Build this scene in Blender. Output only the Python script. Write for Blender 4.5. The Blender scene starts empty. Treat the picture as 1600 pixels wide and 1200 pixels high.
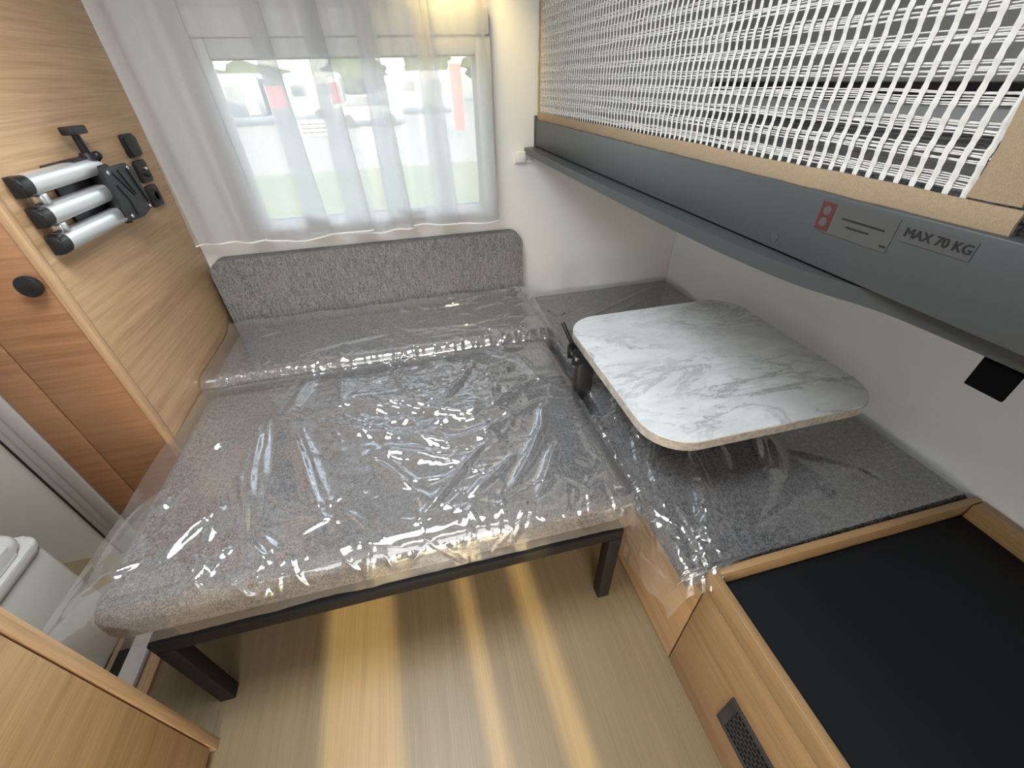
import bpy, bmesh, math, random
import numpy as np
from mathutils import Vector, Matrix
random.seed(7); rng = np.random.default_rng(7)
sc = bpy.context.scene
COL = sc.collection
R = math.radians

# ------------------------------------------------------------------ camera
cam_d = bpy.data.cameras.new('camera'); cam = bpy.data.objects.new('camera', cam_d); COL.objects.link(cam)
cam.location = (0, 0, 1.40); cam.rotation_euler = (R(53.009), R(1.3146), R(-13.9586))
cam_d.sensor_width = 36; cam_d.lens = 634.8/1600*36; cam_d.clip_start = .02; cam_d.clip_end = 300
sc.camera = cam

# ------------------------------------------------------------------ world, sun, big lights, exposure
w = bpy.data.worlds.new('world'); sc.world = w; w.use_nodes = True
nt = w.node_tree; bg = nt.nodes['Background']
sky = nt.nodes.new('ShaderNodeTexSky'); sky.sky_type = 'NISHITA'; sky.sun_disc = False
sky.sun_elevation = R(24); sky.sun_rotation = R(184); sky.air_density = 1.2; sky.dust_density = 2.5
hs = nt.nodes.new('ShaderNodeHueSaturation'); hs.inputs['Saturation'].default_value = .5
nt.links.new(sky.outputs[0], hs.inputs['Color']); nt.links.new(hs.outputs[0], bg.inputs[0]); bg.inputs[1].default_value = 1.45

def light(name, kind, loc, energy, color, **kw):
    d = bpy.data.lights.new(name, kind); d.energy = energy; d.color = color
    for k, v in kw.items(): setattr(d, k, v)
    o = bpy.data.objects.new(name, d); COL.objects.link(o); o.location = loc
    return o
sun = light('sun', 'SUN', (0, -6, 5), 8.5, (1.0, .78, .36), angle=R(1.3))
sun.rotation_euler = Vector((-.06, 1, -math.tan(R(22)))).to_track_quat('-Z', 'Y').to_euler()
# daylight falling in through the open roof hatch
hatch_light = light('hatch_daylight', 'AREA', (-.30, .62, 1.955), 24, (.91, .96, 1.0), shape='RECTANGLE', size=.62, size_y=.56)
# added fill: an unseen lamp over the aisle, behind the photographer
aisle_fill = light('aisle_fill_light', 'AREA', (-.15, -.55, 1.90), 1.2, (1.0, .97, .92), shape='RECTANGLE', size=.56, size_y=.30)
# added fill light from behind, set at an invented blind window
front_fill = light('front_fill_light', 'AREA', (-.60, -1.30, 1.46), 7.5, (.94, .97, 1.0), shape='RECTANGLE', size=1.5, size_y=.75)
front_fill.rotation_euler = (R(90), 0, 0)
# small warm reading spot above the curtain
spot_light = light('reading_spot_light', 'SPOT', (.27, 1.745, 1.80), 10.0, (1.0, .76, .30), spot_size=R(110), spot_blend=.8, shadow_soft_size=.03)
spot_light.rotation_euler = Vector((.0, .5, -1)).to_track_quat('-Z', 'Y').to_euler()
sc.view_settings.view_transform = 'Standard'; sc.view_settings.look = 'None'
sc.view_settings.gamma = 1; sc.view_settings.use_curve_mapping = False
sc.view_settings.exposure = 0.0

# ------------------------------------------------------------------ helpers
def finish(o, label=None, cat=None, group=None, kind=None):
    if label: o['label'] = label
    if cat: o['category'] = cat
    if group: o['group'] = group
    if kind: o['kind'] = kind
    return o
WL = {}
def empty(name, loc, label=None, cat=None, group=None):
    o = bpy.data.objects.new(name, None); COL.objects.link(o); o.location = loc; o.empty_display_size = .05
    WL[o.name] = Vector(loc)
    return finish(o, label, cat, group)
def link(name, bm, mat, parent=None, smooth=False, sharp=35):
    """bm in world coordinates -> ONE mesh object, moved into its parent's frame"""
    off = WL.get(parent.name, Vector()) if parent else Vector()
    bmesh.ops.recalc_face_normals(bm, faces=bm.faces[:])
    vs = [v.co.copy() for v in bm.verts]
    lo = Vector((min(v.x for v in vs), min(v.y for v in vs), min(v.z for v in vs)))
    hi = Vector((max(v.x for v in vs), max(v.y for v in vs), max(v.z for v in vs)))
    c = (lo+hi)/2
    bmesh.ops.translate(bm, verts=bm.verts[:], vec=-c)
    me = bpy.data.meshes.new(name); bm.to_mesh(me); bm.free()
    if smooth:
        for p in me.polygons: p.use_smooth = True
        if sharp < 180: me.set_sharp_from_angle(angle=R(sharp))
    o = bpy.data.objects.new(name, me); COL.objects.link(o); o.location = c-off; WL[o.name] = c
    if parent: o.parent = parent
    for m in (mat if isinstance(mat, (list, tuple)) else [mat]): me.materials.append(m)
    return o
def bx(bm, x0, x1, y0, y1, z0, z1, bev=0, seg=2):
    r = bmesh.ops.create_cube(bm, size=1)
    vs = r['verts']
    bmesh.ops.scale(bm, vec=(abs(x1-x0), abs(y1-y0), abs(z1-z0)), verts=vs)
    bmesh.ops.translate(bm, vec=((x0+x1)/2, (y0+y1)/2, (z0+z1)/2), verts=vs)
    if bev:
        es = list({e for v in vs for e in v.link_edges})
        bmesh.ops.bevel(bm, geom=es, offset=bev, segments=seg, affect='EDGES', profile=.5)
    return bm
def box(name, b, mat, parent=None, bev=.003, seg=2, smooth=True):
    return link(name, bx(bmesh.new(), *b, bev, seg), mat, parent, smooth)
def prism(bm, pts, a0, a1, axis='z', bev=0, seg=2):
    """extrude a closed outline; axis z: pts=(x,y); axis y: pts=(x,z); axis x: pts=(y,z)"""
    def P(p, a): return {'z': (p[0], p[1], a), 'y': (p[0], a, p[1]), 'x': (a, p[0], p[1])}[axis]
    v0 = [bm.verts.new(P(p, a0)) for p in pts]; v1 = [bm.verts.new(P(p, a1)) for p in pts]
    n = len(pts); f = [bm.faces.new(v0), bm.faces.new(v1)]
    for i in range(n): bm.faces.new((v0[i], v0[(i+1) % n], v1[(i+1) % n], v1[i]))
    if bev:
        es = list(f[0].edges)+list(f[1].edges)
        bmesh.ops.bevel(bm, geom=es, offset=bev, segments=seg, affect='EDGES', profile=.5)
    return bm
def rrect(x0, x1, y0, y1, r, n=8):
    rs = r if isinstance(r, (list, tuple)) else [r]*4
    out = []
    for (cx, cy, a0), q in zip([(x1, y1, 0), (x0, y1, 90), (x0, y0, 180), (x1, y0, 270)], rs):
        sx = -1 if cx == x1 else 1; sy = -1 if cy == y1 else 1
        for k in range(n+1):
            a = R(a0+90*k/n); out.append((cx+sx*q+q*math.cos(a), cy+sy*q+q*math.sin(a)))
    return out
def cyl(bm, p0, p1, r0, r1=None, n=20, bev=0):
    p0, p1 = Vector(p0), Vector(p1); d = p1-p0
    r = bmesh.ops.create_cone(bm, cap_ends=True, segments=n, radius1=r0, radius2=r0 if r1 is None else r1, depth=d.length)
    M = Matrix.Translation((p0+p1)/2) @ d.to_track_quat('Z', 'Y').to_matrix().to_4x4()
    bmesh.ops.transform(bm, matrix=M, verts=r['verts'])
    if bev:
        es = [e for e in {e for v in r['verts'] for e in v.link_edges} if any(len(f.verts) == n for f in e.link_faces)]
        bmesh.ops.bevel(bm, geom=es, offset=bev, segments=2, affect='EDGES', profile=.5)
    return bm
def dup(o, parent, delta):
    c = o.copy(); COL.objects.link(c); c.parent = parent; c.location = o.location+Vector(delta); WL[c.name] = WL[o.name]+Vector(delta)
    return c
def grid_mesh(name, P, mat, parent=None, thickness=0):
    """P: (n,m,3) array of world points -> smooth sheet"""
    n, m, _ = P.shape
    c = P.reshape(-1, 3).mean(0); off = Vector(c)-(WL.get(parent.name, Vector()) if parent else Vector())
    idx = np.arange(n*m).reshape(n, m)
    F = np.stack([idx[:-1, :-1], idx[1:, :-1], idx[1:, 1:], idx[:-1, 1:]], -1).reshape(-1, 4)
    me = bpy.data.meshes.new(name); me.from_pydata((P.reshape(-1, 3)-c).tolist(), [], F.tolist())
    me.polygons.foreach_set('use_smooth', [True]*len(me.polygons)); me.materials.append(mat); me.update()
    o = bpy.data.objects.new(name, me); COL.objects.link(o); o.location = off; WL[o.name] = Vector(c)
    if parent: o.parent = parent
    return o

# ------------------------------------------------------------------ materials
def mat(name, color=(.8, .8, .8), rough=.5, metal=0, spec=.5):
    m = bpy.data.materials.new(name); m.use_nodes = True
    b = m.node_tree.nodes['Principled BSDF']
    b.inputs['Base Color'].default_value = (*color, 1); b.inputs['Roughness'].default_value = rough
    b.inputs['Metallic'].default_value = metal; b.inputs['Specular IOR Level'].default_value = spec
    return m
class NG:
    def __init__(s, m): s.t = m.node_tree; s.b = s.t.nodes.get('Principled BSDF')
    def n(s, typ, **kw):
        o = s.t.nodes.new(typ)
        for k, v in kw.items():
            if k.startswith('i_'):
                key = k[2:]; key = int(key) if key.isdigit() else key.replace('_', ' ')
                o.inputs[key].default_value = v
            else: setattr(o, k, v)
        return o
    def l(s, a, b): s.t.links.new(a, b)
    def ramp(s, src, stops):
        r = s.t.nodes.new('ShaderNodeValToRGB'); e = r.color_ramp.elements
        while len(e) < len(stops): e.new(.5)
        for q, (p, c) in zip(e, stops): q.position = p; q.color = (*c, 1) if len(c) == 3 else c
        s.l(src, r.inputs[0]); return r.outputs[0]
    def coords(s, scale=(1, 1, 1), kind='Object', rot=(0, 0, 0)):
        tc = s.t.nodes.new('ShaderNodeTexCoord'); mp = s.t.nodes.new('ShaderNodeMapping')
        mp.inputs['Scale'].default_value = scale; mp.inputs['Rotation'].default_value = rot
        s.l(tc.outputs[kind], mp.inputs[0]); return mp.outputs[0]
    def noise(s, vec, scale, detail=4, rough=.55, dist=0):
        n = s.n('ShaderNodeTexNoise', i_Scale=scale, i_Detail=detail, i_Roughness=rough, i_Distortion=dist); s.l(vec, n.inputs['Vector']); return n.outputs[0]
    def mixc(s, f, a, b, blend='MIX'):
        m = s.t.nodes.new('ShaderNodeMix'); m.data_type = 'RGBA'; m.blend_type = blend
        for src, i in ((f, 0), (a, 6), (b, 7)):
            if isinstance(src, (int, float)): m.inputs[i].default_value = src
            elif isinstance(src, tuple): m.inputs[i].default_value = (*src, 1)
            else: s.l(src, m.inputs[i])
        return m.outputs[2]
    def bump(s, h, strength=.3, dist=.002):
        b = s.n('ShaderNodeBump', i_Strength=strength, i_Distance=dist); s.l(h, b.inputs['Height']); return b.outputs[0]

def wood(name, dark, light, axis, rough=.42, seed=0.0):
    """oak veneer, grain along axis (0,1,2)"""
    m = mat(name, light, rough); g = NG(m)
    sc1 = [55, 55, 55]; sc1[axis] = 1.6
    sc2 = [260, 260, 260]; sc2[axis] = 6
    sc3 = [7, 7, 7]; sc3[axis] = .9
    o = g.n('ShaderNodeTexCoord'); mp = []
    for s_ in (sc1, sc2, sc3):
        q = g.n('ShaderNodeMapping'); q.inputs['Scale'].default_value = s_; q.inputs['Location'].default_value = (seed, seed*1.7, seed*.6)
        g.l(o.outputs['Object'], q.inputs[0]); mp.append(q.outputs[0])
    n1 = g.noise(mp[0], 1, 5, .6, .7); n2 = g.noise(mp[1], 1, 3, .6); n3 = g.noise(mp[2], 1, 3, .5, .5)
    c = g.ramp(n1, [(.36, dark), (.5, tuple((a+b*1.4)/2.4 for a, b in zip(dark, light))), (.64, light)])
    c = g.mixc(.35, c, g.ramp(n2, [(.3, tuple(a*.75 for a in dark)), (.6, light)]))
    c = g.mixc(g.ramp(n3, [(.35, (0, 0, 0)), (.75, (.45, .45, .45))]), c, tuple(min(1, a*1.13) for a in light))
    g.l(c, g.b.inputs['Base Color']); g.l(g.bump(n2, .12, .001), g.b.inputs['Normal'])
    return m
OAKD, OAKL = (.37, .222, .110), (.60, .385, .215)
M = {}
M['oak_y'] = wood('oak veneer grain along room', OAKD, OAKL, 1)
M['oak_x'] = wood('oak veneer grain across room', (.27, .125, .056), (.45, .225, .108), 0, seed=3.1)
M['oak_z'] = wood('oak veneer upright grain', OAKD, OAKL, 2, seed=5)
M['oak_honey_y'] = wood('honey oak veneer', (.28, .16, .07), (.43, .27, .13), 1, seed=8)
M['oak_honey_x'] = wood('honey oak veneer across', (.28, .16, .07), (.43, .27, .13), 0, seed=9)
M['oak_near_y'] = wood('oak veneer near cabinet', (.36, .21, .092), (.56, .36, .17), 1, seed=12)
M['black'] = mat('black plastic', (.012, .012, .013), .38)
M['black_matt'] = mat('black textile', (.004, .004, .0045), 1, spec=.0)
M['dark_metal'] = mat('dark powder coated steel', (.010, .009, .0088), .55, spec=.25)
M['charcoal'] = mat('charcoal plastic', (.022, .024, .026), .42)
M['alu'] = mat('brushed aluminium', (.80, .81, .82), .33, .65)
M['steel'] = mat('bright steel', (.7, .7, .7), .2, 1)
M['white'] = mat('white plastic', (.72, .71, .68), .4)
M['washroom'] = mat('grey washroom wall', (.70, .665, .60), .5)
M['frame_white'] = mat('pale grey door frame', (.52, .49, .46), .45)
M['toilet'] = mat('off white toilet plastic', (.62, .62, .57), .35)
M['grey_blind'] = mat('grey blind', (.50, .51, .48), .6)
M['dark_glass'] = mat('dark window rubber', (.012, .012, .014), .3)
M['dirt'] = mat('asphalt', (.3, .3, .3), .9)

def wallmat():
    m = mat('white textured wall', (.74, .735, .715), .55); g = NG(m)
    n = g.noise(g.coords((1, 1, 1)), 220, 2); g.l(g.bump(n, .12, .0006), g.b.inputs['Normal']); return m
M['wall'] = wallmat(); M['wall_cool'] = mat('cool white smooth wall board', (.86, .885, .89), .5)
def floormat():
    m = mat('beige striped vinyl floor', (.30, .24, .175), .42); g = NG(m)
    n1 = g.noise(g.coords((240, 1.2, 1)), 1, 3, .6); n2 = g.noise(g.coords((60, 2.5, 1)), 1, 3, .5); n3 = g.noise(g.coords((3, .5, 1)), 1, 2)
    c = g.mixc(.5, g.ramp(n1, [(.3, (.178,.131,.072)), (.7, (.29,.22,.125))]), g.ramp(n2, [(.3, (.197,.146,.082)), (.7, (.277,.212,.12))]))
    c = g.mixc(g.ramp(n3, [(.4, (0, 0, 0)), (.8, (.4, .4, .4))]), c, (.257,.195,.112))
    g.l(c, g.b.inputs['Base Color']); g.l(g.bump(n1, .1, .0008), g.b.inputs['Normal']); return m
M['floor'] = floormat()
def fabric(name, dark, lightc, streak=(1, 1, 1), scale=330, contrast=(.36, .66), bump=.6):
    m = mat(name, lightc, .92, spec=.2); g = NG(m)
    v = g.coords(streak)
    n1 = g.noise(v, scale, 3, .7); n2 = g.noise(v, scale*.28, 4, .7); n3 = g.noise(g.coords(), 6, 3)
    add = g.n('ShaderNodeMath', operation='MULTIPLY_ADD', i_1=.66); g.l(n1, add.inputs[0])
    mul = g.n('ShaderNodeMath', operation='MULTIPLY', i_1=.34); g.l(n2, mul.inputs[0]); g.l(mul.outputs[0], add.inputs[2])
    c = g.ramp(add.outputs[0], [(contrast[0], dark), (contrast[1], lightc)])
    c = g.mixc(g.ramp(n3, [(.35, (0, 0, 0)), (.8, (.25, .25, .25))]), c, lightc)
    g.l(c, g.b.inputs['Base Color']); g.l(g.bump(add.outputs[0], bump, .003), g.b.inputs['Normal'])
    return m
M['fabric'] = fabric('heathered grey upholstery', (.018, .0175, .018), (.315, .305, .302), scale=330, contrast=(.43, .58), bump=.35)
M['fabric_head'] = fabric('heathered grey upholstery with upright slubs', (.072, .070, .067), (.31, .30, .288), streak=(1.6, 1.6, .40), scale=230, contrast=(.40, .61), bump=.4)
M['fabric_bench'] = fabric('grey bench upholstery', (.016, .016, .017), (.25, .249, .252), scale=300, contrast=(.43, .58), bump=.35)
M['beige'] = fabric('beige webbing', (.26, .19, .12), (.37, .28, .19), scale=700, bump=.15)
M['net'] = mat('white net yarn', (.66, .65, .615), .8, spec=.2)
M['bunk_grey'] = mat('blue grey lacquer', (.056, .062, .064), .42)
M['board_dark'] = mat('blackish blue board', (.008, .0098, .0115), .65, spec=.2)
def marble():
    m = mat('white marbled laminate', (.75, .77, .75), .30); g = NG(m)
    v = g.coords((.8, 1.9, 1), rot=(0, 0, .25))
    n = g.noise(v, 3.4, 12, .68, .55); n2 = g.noise(v, 2.0, 4, .5, .4); n3 = g.noise(v, 8, 10, .7, .5)
    def vein(src, wd):
        a = g.n('ShaderNodeMath', operation='SUBTRACT', i_1=.5); g.l(src, a.inputs[0])
        b = g.n('ShaderNodeMath', operation='ABSOLUTE'); g.l(a.outputs[0], b.inputs[0])
        return g.ramp(b.outputs[0], [(0, (1, 1, 1)), (wd*.45, (.45, .45, .45)), (wd, (0, 0, 0))])
    mask = g.ramp(n2, [(.40, (.05, .05, .05)), (.62, (1, 1, 1))])
    f1 = g.mixc(1, vein(n, .035), mask, 'MULTIPLY'); f2 = g.mixc(1, vein(n3, .03), g.ramp(n2, [(.5, (0, 0, 0)), (.72, (.6, .6, .6))]), 'MULTIPLY')
    f = g.mixc(1, f1, f2, 'LIGHTEN')
    cloud = g.ramp(n3, [(.35, (.70, .725, .715)), (.65, (.86, .885, .875))])
    g.l(g.mixc(f, cloud, (.38, .38, .365)), g.b.inputs['Base Color']); return m
M['marble'] = marble()
def edgeband():
    m = mat('beige marbled edge band', (.5, .42, .36), .4); g = NG(m)
    g.l(g.ramp(g.noise(g.coords((1, 1, 1)), 60, 5, .7), [(.35, (.32, .28, .235)), (.65, (.56, .51, .45))]), g.b.inputs['Base Color']); return m
M['edge'] = edgeband()
def film(name, haze=.105, gain=.25, rough=.035, bumps=.06):
    """thin clear polythene: see-through sheet with a mirror sheen and a little milkiness"""
    m = bpy.data.materials.new(name); m.use_nodes = True; t = m.node_tree; t.nodes.clear(); g = NG(m)
    out = g.n('ShaderNodeOutputMaterial'); tr = g.n('ShaderNodeBsdfTransparent', i_Color=(.97, .97, .97, 1))
    gl = g.n('ShaderNodeBsdfGlossy', i_Roughness=rough, i_Color=(1, 1, 1, 1)); df = g.n('ShaderNodeBsdfDiffuse', i_Color=(.80, .80, .82, 1))
    fr = g.n('ShaderNodeLayerWeight', i_Blend=.5)
    v = g.coords((1, 1, 1)); n1 = g.noise(v, 45, 5, .65, .8); n2 = g.noise(v, 14, 4, .6, .5)
    ad = g.n('ShaderNodeMath', operation='ADD'); g.l(n1, ad.inputs[0]); g.l(n2, ad.inputs[1])
    nb = g.bump(ad.outputs[0], bumps, .004)
    g.l(nb, gl.inputs['Normal']); g.l(nb, fr.inputs['Normal'])
    pw = g.n('ShaderNodeMath', operation='POWER', i_1=5.0); g.l(fr.outputs['Facing'], pw.inputs[0])
    mu = g.n('ShaderNodeMath', operation='MULTIPLY_ADD', i_1=.9-gain, i_2=gain, use_clamp=True); g.l(pw.outputs[0], mu.inputs[0])
    m1 = g.n('ShaderNodeMixShader', i_0=haze); g.l(tr.outputs[0], m1.inputs[1]); g.l(df.outputs[0], m1.inputs[2])
    m2 = g.n('ShaderNodeMixShader'); g.l(mu.outputs[0], m2.inputs[0]); g.l(m1.outputs[0], m2.inputs[1]); g.l(gl.outputs[0], m2.inputs[2])
    g.l(m2.outputs[0], out.inputs[0]); return m
M['film'] = film('clear plastic film')
M['film_bench'] = film('clear crumpled plastic film', haze=.065, gain=.20, rough=.07, bumps=.14)
def sheer():
    m = bpy.data.materials.new('sheer white voile'); m.use_nodes = True; t = m.node_tree; t.nodes.clear(); g = NG(m)
    out = g.n('ShaderNodeOutputMaterial'); tr = g.n('ShaderNodeBsdfTransparent', i_Color=(1, 1, 1, 1))
    df = g.n('ShaderNodeBsdfDiffuse', i_Color=(.70, .68, .65, 1)); tl = g.n('ShaderNodeBsdfTranslucent', i_Color=(.78, .80, .84, 1))
    ms = g.n('ShaderNodeMixShader', i_0=.58); g.l(df.outputs[0], ms.inputs[1]); g.l(tl.outputs[0], ms.inputs[2])
    lw = g.n('ShaderNodeLayerWeight', i_Blend=.35)
    n = g.noise(g.coords((900, 900, 900)), 1, 1)
    f = g.ramp(lw.outputs['Facing'], [(0, (.50, .50, .50)), (.40, (.70, .70, .70)), (1, (.98, .98, .98))])
    mx = g.n('ShaderNodeMixShader'); g.l(f, mx.inputs[0]); g.l(tr.outputs[0], mx.inputs[1]); g.l(ms.outputs[0], mx.inputs[2])
    g.l(mx.outputs[0], out.inputs[0]); return m
M['sheer'] = sheer()
M['hem'] = mat('white hem', (.84, .84, .84), .9, spec=.1)
def glass(name='clear acrylic pane'):
    m = bpy.data.materials.new(name); m.use_nodes = True; t = m.node_tree; t.nodes.clear(); g = NG(m)
    out = g.n('ShaderNodeOutputMaterial'); tr = g.n('ShaderNodeBsdfTransparent', i_Color=(.95, .97, .97, 1)); gl = g.n('ShaderNodeBsdfGlossy', i_Roughness=.02)
    fr = g.n('ShaderNodeFresnel', i_IOR=1.45); mx = g.n('ShaderNodeMixShader'); g.l(fr.outputs[0], mx.inputs[0]); g.l(tr.outputs[0], mx.inputs[1]); g.l(gl.outputs[0], mx.inputs[2])
    g.l(mx.outputs[0], out.inputs[0]); return m
M['glass'] = glass()

# ------------------------------------------------------------------ room shell
XL, XR, YW, YA, ZC = -.84, 1.343, 1.911, 1.178, 1.97
XWASH, YF = -1.95, -1.35
def structure(o): o['kind'] = 'structure'; return o
structure(box('floor', (XWASH, XR, YF, YW, -.05, 0), M['floor'], bev=0))
# window wall with its opening
def holed(x0, x1, z0, z1, hx0, hx1, hz0, hz1, y0, y1):
    bm = bmesh.new()
    for b in ((x0, hx0, z0, z1), (hx1, x1, z0, z1), (hx0, hx1, z0, hz0), (hx0, hx1, hz1, z1)): bx(bm, b[0], b[1], y0, y1, b[2], b[3])
    return bm
structure(link('wall_back', holed(XWASH, XR+.03, -.05, ZC, -.58, .345, .945, 1.485, YW, YW+.032), M['wall']))
structure(box('wall_right', (XR, XR+.03, YF, YW, -.05, ZC), M['wall_cool'], bev=0))
structure(box('wall_left', (XWASH-.03, XWASH, YF, YW, -.05, ZC), M['washroom'], bev=0))
# washroom back wall beside the wardrobe front
structure(box('wall_washroom', (XWASH, -1.262, YA+.012, YA+.03, 0, ZC), M['washroom'], bev=0))
# ceiling with roof hatch opening
bm = bmesh.new()
hx0, hx1, hy0, hy1 = -.62, .02, .33, .91
for b in ((XWASH, hx0, YF, YW), (hx1, XR, YF, YW), (hx0, hx1, YF, hy0), (hx0, hx1, hy1, YW)): bx(bm, *b, ZC, ZC+.03)
structure(link('ceiling', bm, M['wall']))
t = structure(empty('window_2', (-.30, .62, ZC)))
bm = bmesh.new()
for b in ((hx0-.03, hx0, hy0-.03, hy1+.03), (hx1, hx1+.03, hy0-.03, hy1+.03), (hx0, hx1, hy0-.03, hy0), (hx0, hx1, hy1, hy1+.03)): bx(bm, *b, ZC-.02, ZC+.06, .004)
link('hatch_frame', bm, M['white'], t, True)
box('hatch_pane', (hx0, hx1, hy0, hy1, ZC+.035, ZC+.045), M['glass'], t, bev=0)
# front wall behind the photographer, unseen; the slots in it are made up,
# shaped to cut the low sun into stripes on the floor
zt = 1.21
gaps = [(-.345, -.135), (.075, .125), (.265, .335)]
bm = bmesh.new(); x = XWASH
for a, b in gaps+[(XR, XR)]:
    if a <= XR:
        bx(bm, x, min(a, XR), YF-.03, YF, -.05, zt)
    x = b
bx(bm, XWASH, XR, YF-.03, YF, zt, ZC)
structure(link('wall_front', bm, M['wall']))
t = structure(empty('fill_window', (-.60, YF, 1.46)))  # invented window and blind, unseen, added to go with the front fill light
bm = bmesh.new()
for b in ((-1.41, -1.36, 1.04, 1.88), (.16, .21, 1.04, 1.88), (-1.36, .16, 1.04, 1.075), (-1.36, .16, 1.845, 1.88)): bx(bm, b[0], b[1], YF+.001, YF+.03, b[2], b[3], .005)
link('window_frame', bm, M['white'], t, True)
box('window_blind', (-1.359, .159, YF+.004, YF+.010, 1.076, 1.844), M['white'], t, bev=0)
# washroom threshold strips on the floor
structure(box('trim_1', (-1.085, -1.055, .50, YA, 0, .018), M['dark_metal'], bev=.002))
structure(box('trim_2', (-1.05, -.995, .50, YA, 0, .024), M['frame_white'], bev=.003))
structure(box('trim_3', (-.99, -.955, .50, YA, 0, .012), M['oak_y'], bev=.002))
# thin corner bead between window wall and right wall
structure(box('trim_4', (XR-.006, XR, YW-.006, YW, .3, ZC), M['white'], bev=.002))

# ------------------------------------------------------------------ window
t = structure(empty('window_1', (-.12, YW, .92)))
bm = bmesh.new()
wx0, wx1, wz0, wz1 = -.625, .392, .900, 1.525
ix0, ix1, iz0, iz1 = -.548, .335, .958, 1.472
for (a, b, c, d) in ((wx0, ix0, wz0, wz1), (ix1, wx1, wz0, wz1), (ix0, ix1, wz0, iz0), (ix0, ix1, iz1, wz1)):
    bx(bm, a, b, YW-.022, YW, c, d, .006)
link('window_frame', bm, M['white'], t, True)
box('blind_cassette', (wx0-.02, wx1-.005, YW-.030, YW-.002, 1.5255, 1.60), M['white'], t, bev=.008)
box('window_sill', (ix0, ix1, YW-.045, YW-.02, .925, .95), M['white'], t, bev=.006)
bm = bmesh.new(); prism(bm, rrect(-.575, .342, .948, 1.482, .03), YW+.012, YW+.017, 'y'); link('window_pane', bm, M['glass'], t)
bm = bmesh.new()
for (a, b, c, d) in ((-.58, -.555, .945, 1.485), (.32, .345, .945, 1.485), (-.555, .32, .945, .962), (-.555, .32, 1.468, 1.485)): bx(bm, a, b, YW+.008, YW+.022, c, d)
link('rubber_seal', bm, M['grey_blind'], t)
for xx in (-.36, .03):
    bm = bmesh.new(); bx(bm, xx-.045, xx+.045, YW-.052, YW-.03, .952, .972, .004); bx(bm, xx-.05, xx-.02, YW-.05, YW-.01, .945, .98, .004)
    link('window_latch', bm, M['grey_blind'], t, True)

# ------------------------------------------------------------------ wardrobe at the left
wd = empty('wardrobe', (-.99, 1.54, 0), 'tall oak veneer wardrobe at the left wall, its door fitted with a round black knob', 'wardrobe')
box('side_panel', (XL-.018, XL, YA-.004, YW-.002, 0, ZC-.002), M['oak_y'], wd, bev=.002)
box('edge_strip', (XL-.020, XL+.001, YA-.024, YA-.005, 0, ZC-.002), M['oak_z'], wd, bev=.002)
o = box('door', (-1.046, XL-.023, YA-.018, YA, .10, ZC-.03), M['oak_x'], wd, bev=.0025)
bm = bmesh.new(); cyl(bm, (-.884, YA-.018, 1.038), (-.884, YA-.030, 1.038), .011, .013, 20); cyl(bm, (-.884, YA-.030, 1.038), (-.884, YA-.046, 1.038), .024, .026, 28, .004)
link('knob', bm, M['black'], o, True)
box('front_panel', (-1.139, -1.050, YA-.018, YA, .10, ZC-.03), M['oak_x'], wd, bev=.0025)
box('plinth', (-1.139, XL-.022, YA-.010, YA, 0, .097), M['oak_x'], wd, bev=.001)
box('carcass', (-1.139, XL-.02, YA+.004, YW-.004, .0, ZC-.004), M['oak_z'], wd, bev=.001)
d1 = structure(empty('door_1', (-1.2, YA, 0)))
bm = bmesh.new(); bx(bm, -1.185, -1.143, YA-.022, YA+.010, 0, ZC-.004, .006); link('frame_outer', bm, M['frame_white'], d1, True)
bm = bmesh.new(); bx(bm, -1.222, -1.187, YA-.012, YA+.010, 0, ZC-.004, .005); link('frame_middle', bm, M['frame_white'], d1, True)
bm = bmesh.new(); bx(bm, -1.250, -1.224, YA-.004, YA+.010, 0, ZC-.004, .004); link('frame_inner', bm, M['frame_white'], d1, True)
bm = bmesh.new(); bx(bm, -1.261, -1.251, YA+.000, YA+.010, 0, ZC-.004); link('rubber_seal', bm, M['black'], d1)

# near cabinet at the bottom left
cb = empty('low_cabinet', (-.95, -.30, 0), 'low honey oak cabinet in the bottom left foreground with an edge strip', 'cabinet')
box('carcass', (-1.18, -.738, -1.10, .488, 0, .87), M['oak_near_y'], cb, bev=.002)
box('corner_strip', (-.738, -.72, .462, .488, 0, .87), M['oak_z'], cb, bev=.003)
box('door', (-.738, -.722, -.40, .459, .03, .865), M['oak_near_y'], cb, bev=.0035)
box('door', (-.738, -.722, -1.10, -.404, .03, .865), M['oak_near_y'], cb, bev=.0035)
box('worktop', (-1.19, -.715, -1.11, .492, .872, .90), M['white'], cb, bev=.004)

# toilet in the washroom
tl = empty('toilet', (-1.32, .70, 0), 'off-white plastic toilet with a closed lid in the washroom at left', 'toilet')
bm = bmesh.new(); bx(bm, -1.56, -1.108, .51, .915, .0, .425, .018, 3); link('body', bm, M['toilet'], tl, True)
bm = bmesh.new(); prism(bm, rrect(-1.56, -1.098, .50, .925, .04), .428, .452, 'z', .007, 3); link('seat', bm, M['toilet'], tl, True)
bm = bmesh.new(); prism(bm, rrect(-1.55, -1.112, .51, .912, .05), .455, .490, 'z', .014, 3); link('lid', bm, M['toilet'], tl, True)

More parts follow.
